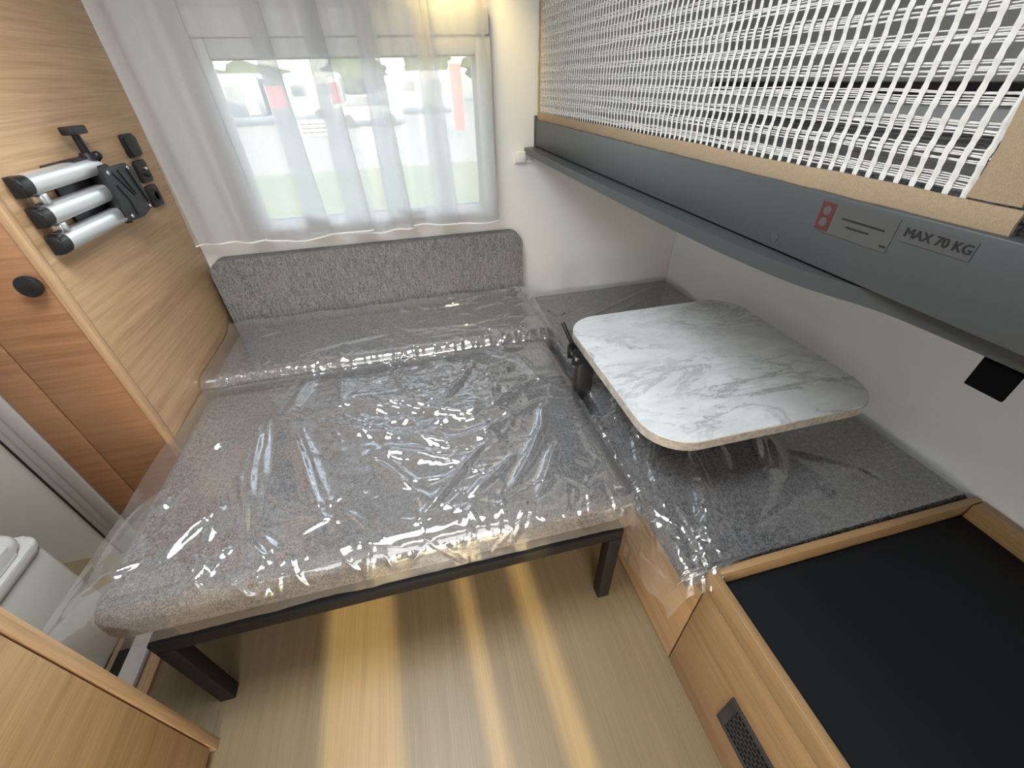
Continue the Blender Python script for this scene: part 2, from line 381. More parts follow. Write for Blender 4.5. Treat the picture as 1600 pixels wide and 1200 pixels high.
# ------------------------------------------------------------------ sofa bed: frame and legs
bf = empty('bed_frame', (-.16, 1.15, 0), 'dark metal bed frame on square legs under the plastic-wrapped mattress', 'bed frame')
y0 = .575
box('front_rail', (-.745, .445, y0, y0+.038, .338, .378), M['dark_metal'], bf, bev=.003)
box('side_rail', (-.745, -.707, y0+.04, 1.84, .338, .378), M['dark_metal'], bf, bev=.003)
box('side_rail', (.407, .445, y0+.04, 1.84, .338, .378), M['dark_metal'], bf, bev=.003)
box('rear_rail', (-.705, .405, 1.802, 1.84, .338, .378), M['dark_metal'], bf, bev=.003)
l0 = box('leg', (-.745, -.705, y0, y0+.038, 0, .337), M['dark_metal'], bf, bev=.003)
dup(l0, bf, (1.15, 0, 0)); dup(l0, bf, (0, 1.22, 0)); dup(l0, bf, (1.15, 1.22, 0))
s0 = box('slat', (-.705, .405, .68, .74, .352, .364), M['oak_x'], bf, bev=.002)
for k in range(1, 9): dup(s0, bf, (0, .125*k, 0))

def cushion(name, b, r, mat_, label, seg=6, puff=.006):
    bm = bmesh.new(); bx(bm, *b)
    bmesh.ops.subdivide_edges(bm, edges=bm.edges[:], cuts=5, use_grid_fill=True)
    x0, x1, y0_, y1, z0, z1 = b; c = Vector(((x0+x1)/2, (y0_+y1)/2, (z0+z1)/2)); hh = Vector(((x1-x0)/2, (y1-y0_)/2, (z1-z0)/2))
    bm2 = bmesh.new(); bm.free(); bx(bm2, *b, r, seg)
    bmesh.ops.subdivide_edges(bm2, edges=[e for e in bm2.edges if e.calc_length() > .12], cuts=6, use_grid_fill=True)
    for v in bm2.verts:
        q = v.co-c
        fx = max(0, 1-(q.x/hh.x)**2); fy = max(0, 1-(q.y/hh.y)**2)
        if q.z > 0: v.co.z += puff*fx*fy
    o = link(name, bm2, mat_, None, True, 180)
    return finish(o, label, 'cushion')
cushion('mattress_cushion', (-.822, .470, .588, 1.398, .380, .508), .05, M['fabric'], 'large grey heathered bed cushion inside clear plastic, in front of the narrower cushion')
cushion('bolster_cushion', (-.815, .510, 1.418, 1.835, .380, .541), .042, M['fabric'], 'narrow grey bed cushion in plastic between the headboard and the large front cushion')
# headboard
bm = bmesh.new(); prism(bm, rrect(-.826, .497, .40, .836, [.06, .06, .02, .02], 10), 1.852, 1.906, 'y', .012, 3)
hb = link('headboard', bm, M['fabric_head'], None, True, 60)
finish(hb, 'long grey upholstered headboard with rounded corners below the curtained window', 'headboard')

# ------------------------------------------------------------------ numpy wrinkles
def vnoise(x, y, seed):
    r = np.random.default_rng(seed); T = r.random((256, 256))
    xi = np.floor(x).astype(int); yi = np.floor(y).astype(int); fx = x-xi; fy = y-yi
    fx = fx*fx*(3-2*fx); fy = fy*fy*(3-2*fy)
    g = lambda a, b: T[a & 255, b & 255]
    return (g(xi, yi)*(1-fx)+g(xi+1, yi)*fx)*(1-fy)+(g(xi, yi+1)*(1-fx)+g(xi+1, yi+1)*fx)*fy
def fbm(x, y, seed, oct=4):
    s = 0; a = .5
    for k in range(oct): s = s+a*vnoise(x*2**k, y*2**k, seed+k); a *= .5
    return s
def ridged(x, y, seed, oct=3):
    s = 0; a = .5
    for k in range(oct): s = s+a*(1-np.abs(2*vnoise(x*2**k, y*2**k, seed+k)-1))**2; a *= .5
    return s
def crease(X, Y, pts, amp, wid, sharp=1.0):
    """a raised fold along a polyline, thin at its ends"""
    pts = np.array(pts, float); H = np.zeros_like(X); seg = np.hypot(*np.diff(pts, axis=0).T); L = seg.sum(); acc = 0
    best = np.full_like(X, 1e9); par = np.zeros_like(X)
    for (a, b, s) in zip(pts[:-1], pts[1:], seg):
        d = b-a; t = np.clip(((X-a[0])*d[0]+(Y-a[1])*d[1])/(s*s), 0, 1)
        dist = np.hypot(X-a[0]-t*d[0], Y-a[1]-t*d[1]); m = dist < best
        best = np.where(m, dist, best); par = np.where(m, (acc+t*s)/L, par); acc += s
    tap = np.sin(np.pi*np.clip(par*.94+.03, 0, 1))**.6
    return amp*tap*np.exp(-(best/(wid*(.35+.65*tap)))**sharp)
def displace(P, H):
    du = np.gradient(P, axis=0); dv = np.gradient(P, axis=1); n = np.cross(du, dv); n /= np.linalg.norm(n, axis=2, keepdims=True)+1e-9
    flip = np.sign((n[..., 2:3]).mean()); return P+n*flip*H[..., None]
def wrap(d, flat, r):
    """arc length d past an edge at 'flat' with radius r -> (outward, drop)"""
    a = np.clip((d-flat)/r, 0, np.pi/2); over = np.maximum(d-flat-r*np.pi/2, 0)
    return np.minimum(d, flat)+r*np.sin(a), r*(1-np.cos(a))+over

# film over the big front cushion ---------------------------------
NU, NV = 330, 270
uu = np.linspace(0, 1, NU)[:, None]; vv = np.linspace(0, 1, NV)[None, :]
ylen = 1.404-.632; dv = vv*(ylen+.055*np.pi/2+.045)*np.ones_like(uu)
fy, dropy = wrap(dv, ylen, .055); Yb = 1.404-fy
ye = np.array([.55, .60, .65, .75, .98, 1.15, 1.185, 1.30, 1.42]); xe = np.array([-.86, -.935, -.95, -.945, -.905, -.868, -.836, -.832, -.83])
XLft = np.interp(Yb, ye, xe); XLft = XLft-.0
rlen = .445; du_ = uu*np.ones_like(vv)
arc = (rlen-XLft)+.04*np.pi/2+.05*(1+.5*vnoise(Yb*9, Yb*0, 3))
d = arc*du_; fx, dropx = wrap(d-(-XLft), rlen, .040); Xb = fx
lf = np.clip((-.775-Xb)/.17, 0, 1)
dropl = .085*lf**1.3*np.clip((1.35-Yb)/.4, 0.1, 1)
Zb = .5165+.005*np.clip(1-((Xb+.17)/.6)**2, 0, 1)-np.minimum(np.maximum(dropx, 0)+dropy*(1-.35*lf)+dropl, .155)
P = np.stack([Xb, Yb, Zb], -1)
X, Y = Xb, 1.404-dv
H = .0022*ridged(X*5, Y*5, 11)+.0016*ridged(X*16+3*fbm(X*4, Y*4, 5), Y*16, 21)
zone = np.exp(-(((X-.0)/.38)**2+((Y-1.08)/.27)**2)**1.5)
H += zone*(.030*ridged(X*4.5+1.5*fbm(X*4, Y*4, 31), Y*8, 33, 3)+.004*ridged(X*22, Y*28, 37, 2))
bigs = [[(-.492, 1.188), (-.434, 1.138), (-.272, 1.161), (-.103, 1.097), (.057, 1.003), (.201, .979), (.225, .989)],
 [(-.389, 1.094), (-.265, 1.014), (-.11, .943), (.001, .885), (.123, .908), (.266, .978), (.331, 1.011)],
 [(-.405, 1.147), (-.271, 1.127), (-.084, 1.058), (.094, .977)], [(.337, 1.01), (.294, .891), (.219, .773), (.139, .677)],
 [(.306, .802), (.258, .713), (.204, .639)], [(-.462, 1.068), (-.415, .945), (-.371, .814), (-.33, .71)],
 [(-.576, 1.146), (-.577, 1.042), (-.574, .914), (-.513, .713)], [(-.576, 1.146), (-.554, 1.022), (-.531, .814), (-.513, .713)],
 [(-.511, .703), (-.445, .627)], [(-.492, 1.188), (-.446, 1.384)], [(-.332, 1.395), (-.327, 1.194)], [(-.176, 1.396), (-.082, 1.091)],
 [(.215, 1.38), (.322, 1.277), (.363, 1.115), (.336, 1.103)], [(.103, .857), (.024, .776), (-.047, .695), (-.108, .642)],
 [(.174, .785), (.095, .722), (.028, .685)], [(.386, 1.149), (.167, 1.022), (.201, 1.244)], [(-.023, 1.041), (.084, 1.193), (.15, 1.303)],
 [(-.241, .897), (-.131, .881), (.028, .807)], [(-.213, .877), (-.118, .757)], [(-.599, .811), (-.66, .751), (-.701, .678)],
 [(-.634, .677), (-.589, .618), (-.566, .675), (-.534, .683)], [(-.743, .902), (-.747, .851)], [(-.78, .93), (-.83, .85), (-.87, .76)],
 [(-.74, .70), (-.82, .66), (-.90, .655)], [(-.70, 1.05), (-.66, 1.08)], [(-.62, .86), (-.59, .80), (-.60, .72)]]
for k, c in enumerate(bigs): H += crease(X, Y, c, .0155 if k not in (6, 7) else .013, .013, 1.35)+crease(X, Y, [(a_+.022, b_+.017) for a_, b_ in c], .006, .009, 1.5)
for k in range(150):
    cx, cy = rng.normal(.02, .26), rng.normal(1.03, .22); a = rng.normal(0, .9); l = rng.uniform(.03, .13)
    H += crease(X, Y, [(cx-l*np.cos(a), cy-l*np.sin(a)), (cx, cy+rng.normal(0, .012)), (cx+l*np.cos(a), cy+l*np.sin(a))], rng.uniform(.0015, .004), rng.uniform(.004, .009), 1.3)
for k in range(60):
    cx, cy = rng.uniform(-.85, .45), rng.normal(.64, .07); a = rng.normal(1.4, .7); l = rng.uniform(.02, .07)
    H += crease(X, Y, [(cx-l*np.cos(a), cy-l*np.sin(a)), (cx+l*np.cos(a), cy+l*np.sin(a))], rng.uniform(.002, .005), rng.uniform(.004, .008), 1.3)
P = displace(P, H)
# loose hem along the front and the right
hem = np.clip((dv-(ylen+.08))/.05, 0, 1); P[..., 1] -= .010*hem*(.6+fbm(X*9, Y*3, 41)); P[..., 2] += .018*hem*(fbm(X*5, Y*2, 44)-.5)
grid_mesh('plastic_film', P, M['film'])
finish(bpy.data.objects['plastic_film'], 'clear plastic sheet over the large front bed cushion, one corner sticking out at left', 'plastic wrap', 'plastic wraps on the cushions')

# film over the narrow cushion --------------------------------------
NU, NV = 260, 130
uu = np.linspace(0, 1, NU)[:, None]; vv = np.linspace(0, 1, NV)[None, :]
dv = vv*(.345+.042*np.pi/2+.035)*np.ones_like(uu)
fy, dropy = wrap(dv, .345, .042); Yb = 1.80-fy+.0
X = -.835+1.372*uu*np.ones_like(vv)
Zb = .5495+.004*np.clip(1-((X+.15)/.66)**2, 0, 1)-dropy
back = np.clip((.05-dv)/.05, 0, 1); Zb = Zb+.030*back*(.5+fbm(X*7, X*0+dv*4, 61)); Yb = Yb+.022*back
Zb = Zb-np.clip((X-.49)/.05, 0, 1)**2*.03
P = np.stack([X, Yb, Zb], -1); Y = 1.80-dv
H = .002*ridged(X*5, Y*6, 71)+.0015*ridged(X*14, Y*14, 73)
H += .006*np.exp(-((dv-.375)/.045)**2)*ridged(X*30, Y*7, 75, 2)
H += .005*np.exp(-((dv-.02)/.05)**2)*ridged(X*9, Y*18, 76, 2)
for c in ([(-.187, 1.694), (-.08, 1.575), (.193, 1.553), (.382, 1.62)], [(-.483, 1.51), (-.339, 1.543), (-.16, 1.571)], [(-.081, 1.548), (-.063, 1.39)], [(-.7, 1.70), (-.6, 1.73)], [(-.3, 1.70), (-.19, 1.57)], [(.2, 1.70), (.45, 1.74)], [(.05, 1.75), (.3, 1.79)], [(.20, 1.55), (.28, 1.47), (.45, 1.50)], [(-.34, 1.54), (-.33, 1.43)]):
    H += crease(X, Y, c, .007, .010, 1.25)
for k in range(110):
    cx = rng.uniform(-.8, .5); cy = rng.normal(1.45, .03); a = rng.normal(1.3, .5); l = rng.uniform(.01, .035)
    H += crease(X, Y, [(cx-l*np.cos(a), cy-l*np.sin(a)), (cx+l*np.cos(a), cy+l*np.sin(a))], rng.uniform(.002, .005), .005, 1.3)
for k in range(50):
    cx = rng.uniform(-.2, .5); cy = rng.uniform(1.48, 1.8); a = rng.normal(.1, .4); l = rng.uniform(.03, .1)
    H += crease(X, Y, [(cx-l*np.cos(a), cy-l*np.sin(a)), (cx+l*np.cos(a), cy+l*np.sin(a))], rng.uniform(.002, .004), .007, 1.3)
P = displace(P, H)
o = grid_mesh('plastic_film', P, M['film'])
finish(o, 'clear plastic sheet crinkled along the narrow cushion below the headboard', 'plastic wrap', 'plastic wraps on the cushions')

# ------------------------------------------------------------------ bench / lower bunk box on the right
XB = .536; ZR = .489; YP = .358
bb = empty('bench_box', (.94, .50, 0), 'honey oak bench box along the right wall with an open black-lined tray', 'bench')
box('front_panel', (XB, XB+.018, YP+.002, YW-.004, .012, .396), M['oak_honey_y'], bb, bev=.002)
box('front_panel', (XB, XB+.018, -1.20, YP-.002, .012, .421), M['oak_honey_y'], bb, bev=.002)
box('rim', (XB-.002, XB+.018, -1.20, YP+.012, .425, ZR), M['oak_honey_y'], bb, bev=.003)
box('partition_rim', (XB+.019, XR-.006, YP-.006, YP+.012, .40, ZR), M['oak_honey_x'], bb, bev=.003)
box('wall_rim', (XR-.045, XR-.004, -1.20, YP-.008, .40, ZR), M['oak_honey_y'], bb, bev=.003)
box('tray_board', (XB+.020, XR-.047, -1.20, YP-.008, .415, .445), M['board_dark'], bb, bev=.002)
box('seat_board', (XB+.020, XR-.006, YP+.014, YW-.004, .375, .396), M['oak_honey_y'], bb, bev=.002)
vt = box('vent_grille', (XB-.0045, XB-.001, -.112, .184, .143, .273), M['black'], bb, bev=.001)
vt.hide_render = False
bpy.data.objects.remove(vt)
bm = bmesh.new()
for (a, b, c, d) in ((-.112, .184, .143, .156), (-.112, .184, .260, .273), (-.112, -.092, .156, .260), (.160, .184, .156, .260)): bx(bm, XB-.006, XB-.0005, a, b, c, d, .0012)
vt = link('vent_grille', bm, M['charcoal'], bb, True)
box('backing', (XB-.0015, XB-.0003, -.095, .165, .155, .262), M['black_matt'], vt, bev=0)
n = 7; z_0, z_1 = .156, .260; pitch = (z_1-z_0)/n
for k in range(1, n):
    z = z_0+k*pitch; box('louvre', (XB-.005, XB-.001, -.092, .160, z-.0022, z+.0022), M['charcoal'], vt, bev=0)
bm = bmesh.new()
for k in range(n):
    for j in range(22):
        y = -.086+j*.0115+(.0057 if k % 2 else 0)
        bx(bm, XB-.0045, XB-.001, y-.0016, y+.0016, z_0+k*pitch+.002, z_0+(k+1)*pitch-.002)
o = link('rib', bm, M['charcoal'], vt); o['kind'] = 'stuff'
bm = bmesh.new(); prism(bm, [(.499, .376), (1.331, .376), (1.331, 1.895), (.545, 1.895), (.545, .985), (.499, .94)], .397, .487, 'z', .022, 4)
bmesh.ops.triangulate(bm, faces=[f_ for f_ in bm.faces if len(f_.verts) > 4])
o = link('bench_cushion', bm, M['fabric_bench'], None, True, 60); finish(o, 'grey bench cushion under crumpled plastic along the right wall beneath the table', 'cushion')

# film over bench ----------------------------------------------------
NU, NV = 250, 400
uu = np.linspace(0, 1, NU)[:, None]; vv = np.linspace(0, 1, NV)[None, :]
Y = 1.89-vv*(1.89-.345)*np.ones_like(uu)
over = np.interp(Y, [.34, .38, .46, .53, .60, .75, .95, 1.3, 1.9], [.09, .11, .15, .18, .20, .21, .20, .15, .10])*(.88+.24*vnoise(Y*14, Y*0, 91))
xl = np.interp(Y, [.34, .93, .99, 1.9], [.492, .492, .535, .535])
right = np.interp(Y, [.34, .362, .374, .378, 1.9], [.56, .57, .60, 1.325, 1.325])
arc = (right-xl)+.025*np.pi/2+over; d = arc*(1-uu)
fx, drop = wrap(d, 0*d+right-xl-.007, .025); X = right-fx
flare = np.clip((drop-.02)/.08, 0, 1); X = X-.035*flare*(.25+fbm(Y*7, Y*0, 93))*np.clip((1.6-Y)/.5, 0, 1)
front = np.clip((.372-Y)/.03, 0, 1)
Z = .494-drop-.05*front**1.4
P = np.stack([X, Y*np.ones_like(X), Z], -1); X = right-d
lsc = np.clip((.80-X)/.25, .12, 1)
H = .003*ridged(X*6, Y*5, 95)*lsc+.0015*ridged(X*18, Y*18, 97)*lsc+.002*fbm(X*4, Y*3, 98)
for c, a, wd_ in (([(.70, .70), (.650, .58), (.59, .47), (.54, .40)], .034, .022), ([(.94, .70), (.86, .575), (.80, .50)], .028, .018), ([(.89, .56), (.96, .70)], .03, .016), ([(.86, .565), (.90, .56)], .016, .012), ([(.80, .72), (.76, .60)], .014, .016), ([(.80, .50), (.70, .43), (.66, .42)], .008, .014), ([(.979, .583), (.98, .468), (1.084, .438)], .010, .016), ([(1.0, .62), (1.12, .52), (1.15, .45)], .009, .014),
    ([(.669, .904), (.56, .781), (.53, .70)], .014, .012), ([(.64, .80), (.56, .69), (.53, .60)], .012, .010), ([(.583, .69), (.53, .60)], .009, .008), ([(.56, .56), (.545, .45), (.53, .38)], .010, .008), ([(.62, 1.03), (.54, .86)], .012, .012), ([(.58, .98), (.66, .88)], .010, .010), ([(.627, .498), (.697, .43), (.85, .47)], .005, .008),
    ([(.592, 1.797), (.672, 1.562)], .007, .010), ([(1.048, 1.66), (.629, 1.451)], .008, .012), ([(1.20, 1.80), (.75, 1.58)], .006, .010), ([(.55, 1.80), (.60, 1.62), (.56, 1.45)], .008, .010), ([(.60, 1.5), (.70, 1.40)], .008, .010), ([(.56, 1.62), (.68, 1.68), (.85, 1.86)], .006, .010)):
    H += crease(X, Y, c, a, wd_, 1.35)
for k in range(230):
    cx = .36+abs(rng.normal(0, .17)); cy = rng.uniform(.38, 1.85); a_ = rng.normal(1.3, .7); l = rng.uniform(.02, .07)
    H += crease(X, Y, [(cx-l*np.cos(a_), cy-l*np.sin(a_)), (cx+rng.normal(0, .008), cy), (cx+l*np.cos(a_), cy+l*np.sin(a_))], rng.uniform(.002, .007), rng.uniform(.004, .009), 1.3)
for k in range(90):
    cx = rng.normal(.56, .035); cy = rng.normal(.42, .06); a_ = rng.uniform(0, 3.14); l = rng.uniform(.01, .035)
    H += crease(X, Y, [(cx-l*np.cos(a_), cy-l*np.sin(a_)), (cx+l*np.cos(a_), cy+l*np.sin(a_))], rng.uniform(.002, .006), .005, 1.3)
P = displace(P, H)
o = grid_mesh('plastic_film', P, M['film_bench'])
finish(o, 'loose crumpled clear plastic over the bench cushion under the table, hanging over the oak front', 'plastic wrap', 'plastic wraps on the cushions')

# ------------------------------------------------------------------ table
tb = empty('table', (.50, 1.07, 0), 'small white marbled table with rounded corners on a black leg, above the bench', 'table')
out = rrect(.487, 1.168, .572, 1.245, [.115, .115, .115, .115], 12)
bm = bmesh.new(); prism(bm, rrect(.4885, 1.1665, .5735, 1.2435, .1135, 12), .686, .690, 'z', .0012, 1); link('tabletop', bm, M['marble'], tb, True, 50)
bm = bmesh.new(); prism(bm, out, .660, .6862, 'z', .003, 2); link('edge_band', bm, M['edge'], tb, True, 50)
lg = box('leg', (.474, .536-.002, 1.050, 1.090, 0, .645), M['black'], tb, bev=.006)
box('foot', (.470, .530, 1.03, 1.11, 0, .012), M['black'], tb, bev=.004)
bm = bmesh.new(); prism(bm, [(.448, .628), (.470, .622), (.56, .640), (.56, .659), (.485, .659), (.468, .690), (.455, .690), (.447, .676)], 1.045, 1.052, 'y', .002, 1)
prism(bm, [(.448, .628), (.470, .622), (.56, .640), (.56, .659), (.485, .659), (.468, .690), (.455, .690), (.447, .676)], 1.088, 1.095, 'y', .002, 1)
bx(bm, .475, .75, 1.045, 1.095, .645, .659, .002)
br = link('hinge_bracket', bm, M['black'], tb, True)
bm = bmesh.new(); cyl(bm, (.462, 1.036, .652), (.462, 1.100, .652), .0075, None, 16, .002); link('bolt', bm, M['steel'], br, True)
bm = bmesh.new(); cyl(bm, (.474, 1.115, .664), (.452, 1.165, .728), .0075, .0065, 14, .003); cyl(bm, (.474, 1.09, .660), (.474, 1.12, .664), .008, None, 12)
link('lever', bm, M['black'], br, True)
box('support_beam', (.75, 1.12, .85, .93, .640, .659), M['black'], tb, bev=.003)
box('support_beam', (.70, .76, .85, 1.045, .640, .659), M['black'], tb, bev=.003)

# ------------------------------------------------------------------ upper bunk
bk = empty('bunk_bed', (.95, .80, 1.13), 'grey upper bunk bed along the right wall with load stickers on its side board', 'bunk bed')
XK = .567
box('side_board', (XK, XK+.022, -.40, 1.898, 1.168, 1.262), M['bunk_grey'], bk, bev=.002)
box('end_bracket', (XK-.003, XK+.024, 1.899, 1.909, 1.150, 1.275), M['bunk_grey'], bk, bev=.002)
# base slab with the swept lip: deep at the far end, flush at the near end
pts = [(1.338, 1.905), (.522, 1.905)]
for yy, xx in ((1.5, .522), (1.0, .522), (.80, .524), (.68, .527), (.60, .531), (.54, .536), (.50, .541), (.47, .546), (.445, .552), (.42, .561), (.40, .569), (.38, .577), (.36, .583), (.335, .588), (.30, .591), (.25, .594), (.20, .596), (-.40, .598)): pts.append((xx, yy))
pts += [(1.338, -.40)]
bm = bmesh.new(); prism(bm, pts, 1.1415, 1.1645, 'z', .002, 2); link('base_slab', bm, M['bunk_grey'], bk, True, 40)
def text_obj(name, body, size, parent, mat_, loc, rot, bold=0, ext=.0002):
    cu = bpy.data.curves.new(name, 'FONT'); cu.body = body; cu.size = size; cu.extrude = ext; cu.align_x = 'LEFT'; cu.align_y = 'CENTER'
    cu.materials.append(mat_)
    tmp = bpy.data.objects.new('tmp_text', cu); COL.objects.link(tmp)
    dg = bpy.context.evaluated_depsgraph_get(); me = bpy.data.meshes.new_from_object(tmp.evaluated_get(dg))
    if bold:                                    # heavier strokes: the same letters laid side by side
        tb_ = bmesh.new()
        for sx_ in (-bold, -bold*.33, bold*.33, bold):
            k0 = len(tb_.verts); tb_.from_mesh(me); tb_.verts.ensure_lookup_table()
            for v_ in tb_.verts[k0:]: v_.co.x += sx_; v_.co.z += sx_*.02
        tb_.to_mesh(me); tb_.free()
    bpy.data.objects.remove(tmp)
    o = bpy.data.objects.new(name, me); COL.objects.link(o); o.parent = parent
    o.location = Vector(loc)-WL[parent.name]; o.rotation_euler = rot; WL[o.name] = Vector(loc)
    return o
M['sticker'] = mat('grey foil sticker', (.072, .074, .073), .35); M['sticker2'] = mat('clear grey sticker', (.070, .073, .074), .35)
M['dull_red'] = mat('dull red print', (.085, .022, .022), .4); M['ink'] = mat('black ink', (.006, .006, .007), .6)
ROT = (R(90), 0, R(-90))        # lettering on a face that looks towards -x, read along -y
s1 = box('warning_sticker', (XK-.0010, XK-.0002, .376, .486, 1.2155, 1.2555), M['sticker'], bk, bev=0)
finish(s1, 'grey warning sticker with a red mark')
bm = bmesh.new(); bx(bm, XK-.0015, XK-.0010, .462, .484, 1.2175, 1.2535); link('red_mark', bm, M['dull_red'], s1)
bm = bmesh.new(); cyl(bm, (XK-.0015, .473, 1.243), (XK-.0019, .473, 1.243), .006, None, 18); cyl(bm, (XK-.0015, .473, 1.228), (XK-.0019, .473, 1.228), .006, None, 18)
link('pictogram', bm, M['sticker'], s1)
bm = bmesh.new()
for z, a, b in ((1.2385, .388, .448), (1.2300, .405, .438), (1.2215, .378, .386)): bx(bm, XK-.0013, XK-.0010, a, b, z-.0011, z+.0011)
link('print_line', bm, M['ink'], s1)
s2 = box('load_sticker', (XK-.0010, XK-.0002, .293, .368, 1.2335, 1.2535), M['sticker2'], bk, bev=0)
finish(s2, 'small sticker reading MAX 70 KG')
text_obj('lettering', 'MAX 70 KG', .0140, s2, M['ink'], (XK-.0014, .3660, 1.2440), ROT, .00045)
# cable clip / faint round cap on the side board
bm = bmesh.new(); cyl(bm, (XK-.0008, .545, 1.185), (XK+.001, .545, 1.185), .007, None, 20); link('cover_cap', bm, M['bunk_grey'], bk, True)
bm = bmesh.new(); cyl(bm, (XK-.0008, 1.02, 1.185), (XK+.001, 1.02, 1.185), .007, None, 20); link('cover_cap', bm, M['bunk_grey'], bk, True)
# strap hanging from the base
bm = bmesh.new(); bx(bm, .603, .607, .208, .246, 1.100, 1.1413, .0012)
st = link('strap', bm, M['black_matt'], bk, True); finish(st, 'short black textile strap')
# bunk mattress + its film
cushion('bunk_mattress', (.60, 1.330, -.38, 1.895, 1.168, 1.276), .03, M['fabric_bench'], 'grey mattress on the upper bunk seen through the white safety net')
NU, NV = 110, 260
uu = np.linspace(0, 1, NU)[:, None]; vv = np.linspace(0, 1, NV)[None, :]
X = .615+.70*uu*np.ones_like(vv); Y = -.35+2.2*vv*np.ones_like(uu)
H = .004*ridged(X*8, Y*7, 101)+.003*ridged(X*18, Y*14, 103)+.018*ridged(X*5, Y*3, 105)*np.exp(-((X-1.25)/.12)**2)
P = np.stack([X, Y, 1.283+0*X], -1); P = displace(P, H)
o = grid_mesh('plastic_film', P, M['film_bench']); finish(o, 'clear plastic lying over the upper bunk mattress behind the net', 'plastic wrap', 'plastic wraps on the cushions')
# bunk window on the right wall
t = structure(empty('window_3', (XR, 1.0, 1.33)))
bm = bmesh.new()
for (a, b, c, d) in ((-.20, 1.86, 1.325, 1.368), (-.20, 1.86, 1.80, 1.84)): bx(bm, XR-.022, XR-.001, a, b, c, d, .005)
link('window_frame', bm, M['dark_glass'], t, True)
box('window_blind', (XR-.010, XR-.002, -.195, 1.855, 1.369, 1.799), M['grey_blind'], t, bev=0)

# safety net ----------------------------------------------------------
nt_ = empty('safety_net', (.58, 1.1, 1.258), 'white woven safety net with beige fabric borders hung along the upper bunk', 'net')
XN = .583
def strip(name, outline, th, mat_, wav=.0015, seed=1):
    """beige border: outline (y,z) centre line pairs -> a slightly wavy band with thickness"""
    lo, hi = outline; n_ = len(lo); bm = bmesh.new(); rows = []
    for i in range(n_):
        dx = wav*math.sin(i*1.7+seed)+wav*.6*math.sin(i*4.1)
        r = []
        for (p, sgn) in ((lo[i], 0), (((lo[i][0]+hi[i][0])/2, (lo[i][1]+hi[i][1])/2), 1), (hi[i], 0)):
            r.append((XN-.006+dx-.002*sgn, p[0], p[1]))
        rows.append(r)
    vf = [[bm.verts.new(c) for c in r] for r in rows]; vb = [[bm.verts.new((c[0]+th, c[1], c[2])) for c in r] for r in rows]
    for i in range(n_-1):
        for j in range(2):
            bm.faces.new((vf[i][j], vf[i+1][j], vf[i+1][j+1], vf[i][j+1])); bm.faces.new((vb[i][j+1], vb[i+1][j+1], vb[i+1][j], vb[i][j]))
        bm.faces.new((vf[i][0], vb[i][0], vb[i+1][0], vf[i+1][0])); bm.faces.new((vf[i+1][2], vb[i+1][2], vb[i][2], vf[i][2]))
    for i in (0, n_-1): bm.faces.new((vf[i][0], vf[i][1], vf[i][2], vb[i][2], vb[i][1], vb[i][0]))
    return link(name, bm, mat_, nt_, True, 50)
ZT = 1.86
ys = np.linspace(.282, 1.902, 60)
strip('bottom_border', ([(y, 1.260+.0008*math.sin(y*23)) for y in ys], [(y, 1.2865+.001*math.sin(y*17)) for y in ys]), .004, M['beige'])
zs = np.linspace(1.288, ZT, 26)
strip('end_border', ([(.284+.012*min(1, (z-1.288)/.06)+.003*math.sin(z*50), z) for z in zs], [(.336-.004*math.sin((z-1.288)*40), z) for z in zs]), .004, M['beige'], .002)
strip('far_border', ([(1.882, z) for z in zs], [(1.898, z) for z in zs]), .004, M['beige'], .001)
strip('top_border', ([(y, ZT-.03) for y in ys], [(y, ZT) for y in ys]), .004, M['beige'])
# piping along the bottom border
bm = bmesh.new()
bx(bm, XN-.011, XN-.007, .283, 1.90, 1.2570, 1.2600); link('piping', bm, M['net'], nt_)
# knitted upright strands: a flat ribbon with small zigzag edge
ZB = 1.2855
def strand_mesh():
    bm = bmesh.new(); nseg = 90; hgt = ZT-.01-ZB; prev = None
    for i in range(nseg+1):
        z = ZB+hgt*i/nseg; wv = .0034+(.0004 if i % 2 else -.0004); dx = .0007*math.sin(i*.9); dy = .0006*math.sin(i*.21)+.0003*math.sin(i*1.3)
        cur = [bm.verts.new((XN+dx-.0007, dy-wv, z)), bm.verts.new((XN+dx-.0016-(.0006 if i % 2 else 0), dy, z)), bm.verts.new((XN+dx-.0007, dy+wv, z)), bm.verts.new((XN+dx+.0008, dy, z))]
        if prev:
            for k in range(4): bm.faces.new((prev[k], prev[(k+1) % 4], cur[(k+1) % 4], cur[k]))
        prev = cur
    return bm
s0 = link('strand', strand_mesh(), M['net'], nt_, False)
base = s0.location.copy(); y_first = .340; s0.location.y = base.y+y_first
k = 1; y = y_first
while True:
    y += .0188
    if y > 1.884: break
    c = dup(s0, nt_, (0, 0, 0)); c.location = (base.x, base.y+y, base.z)
# weft: bands of thin yarns
for j in range(23):
    zc = 1.2985+.0248*j
    if zc > ZT-.03: break
    bm = bmesh.new(); ny = 130; yy = np.linspace(.325, 1.886, ny)
    for q in range(6):
        zo = (q-2.5)*.0022; ph = rng.uniform(0, 6); ph2 = rng.uniform(0, 6); prev = None
        rad = .00068
        for i, yv in enumerate(yy):
            z = zc+zo+.0006*math.sin(yv*41+ph)+.0008*math.sin(yv*13+ph2); xo = XN+.0012+.0009*math.sin(i*math.pi/1.55+q)
            cur = [bm.verts.new((xo, yv, z-rad)), bm.verts.new((xo-rad, yv, z)), bm.verts.new((xo, yv, z+rad))]
            if prev:
                for k2 in range(2): bm.faces.new((prev[k2], prev[k2+1], cur[k2+1], cur[k2]))
            prev = cur
    link('weft_band', bm, M['net'], nt_, True, 180)

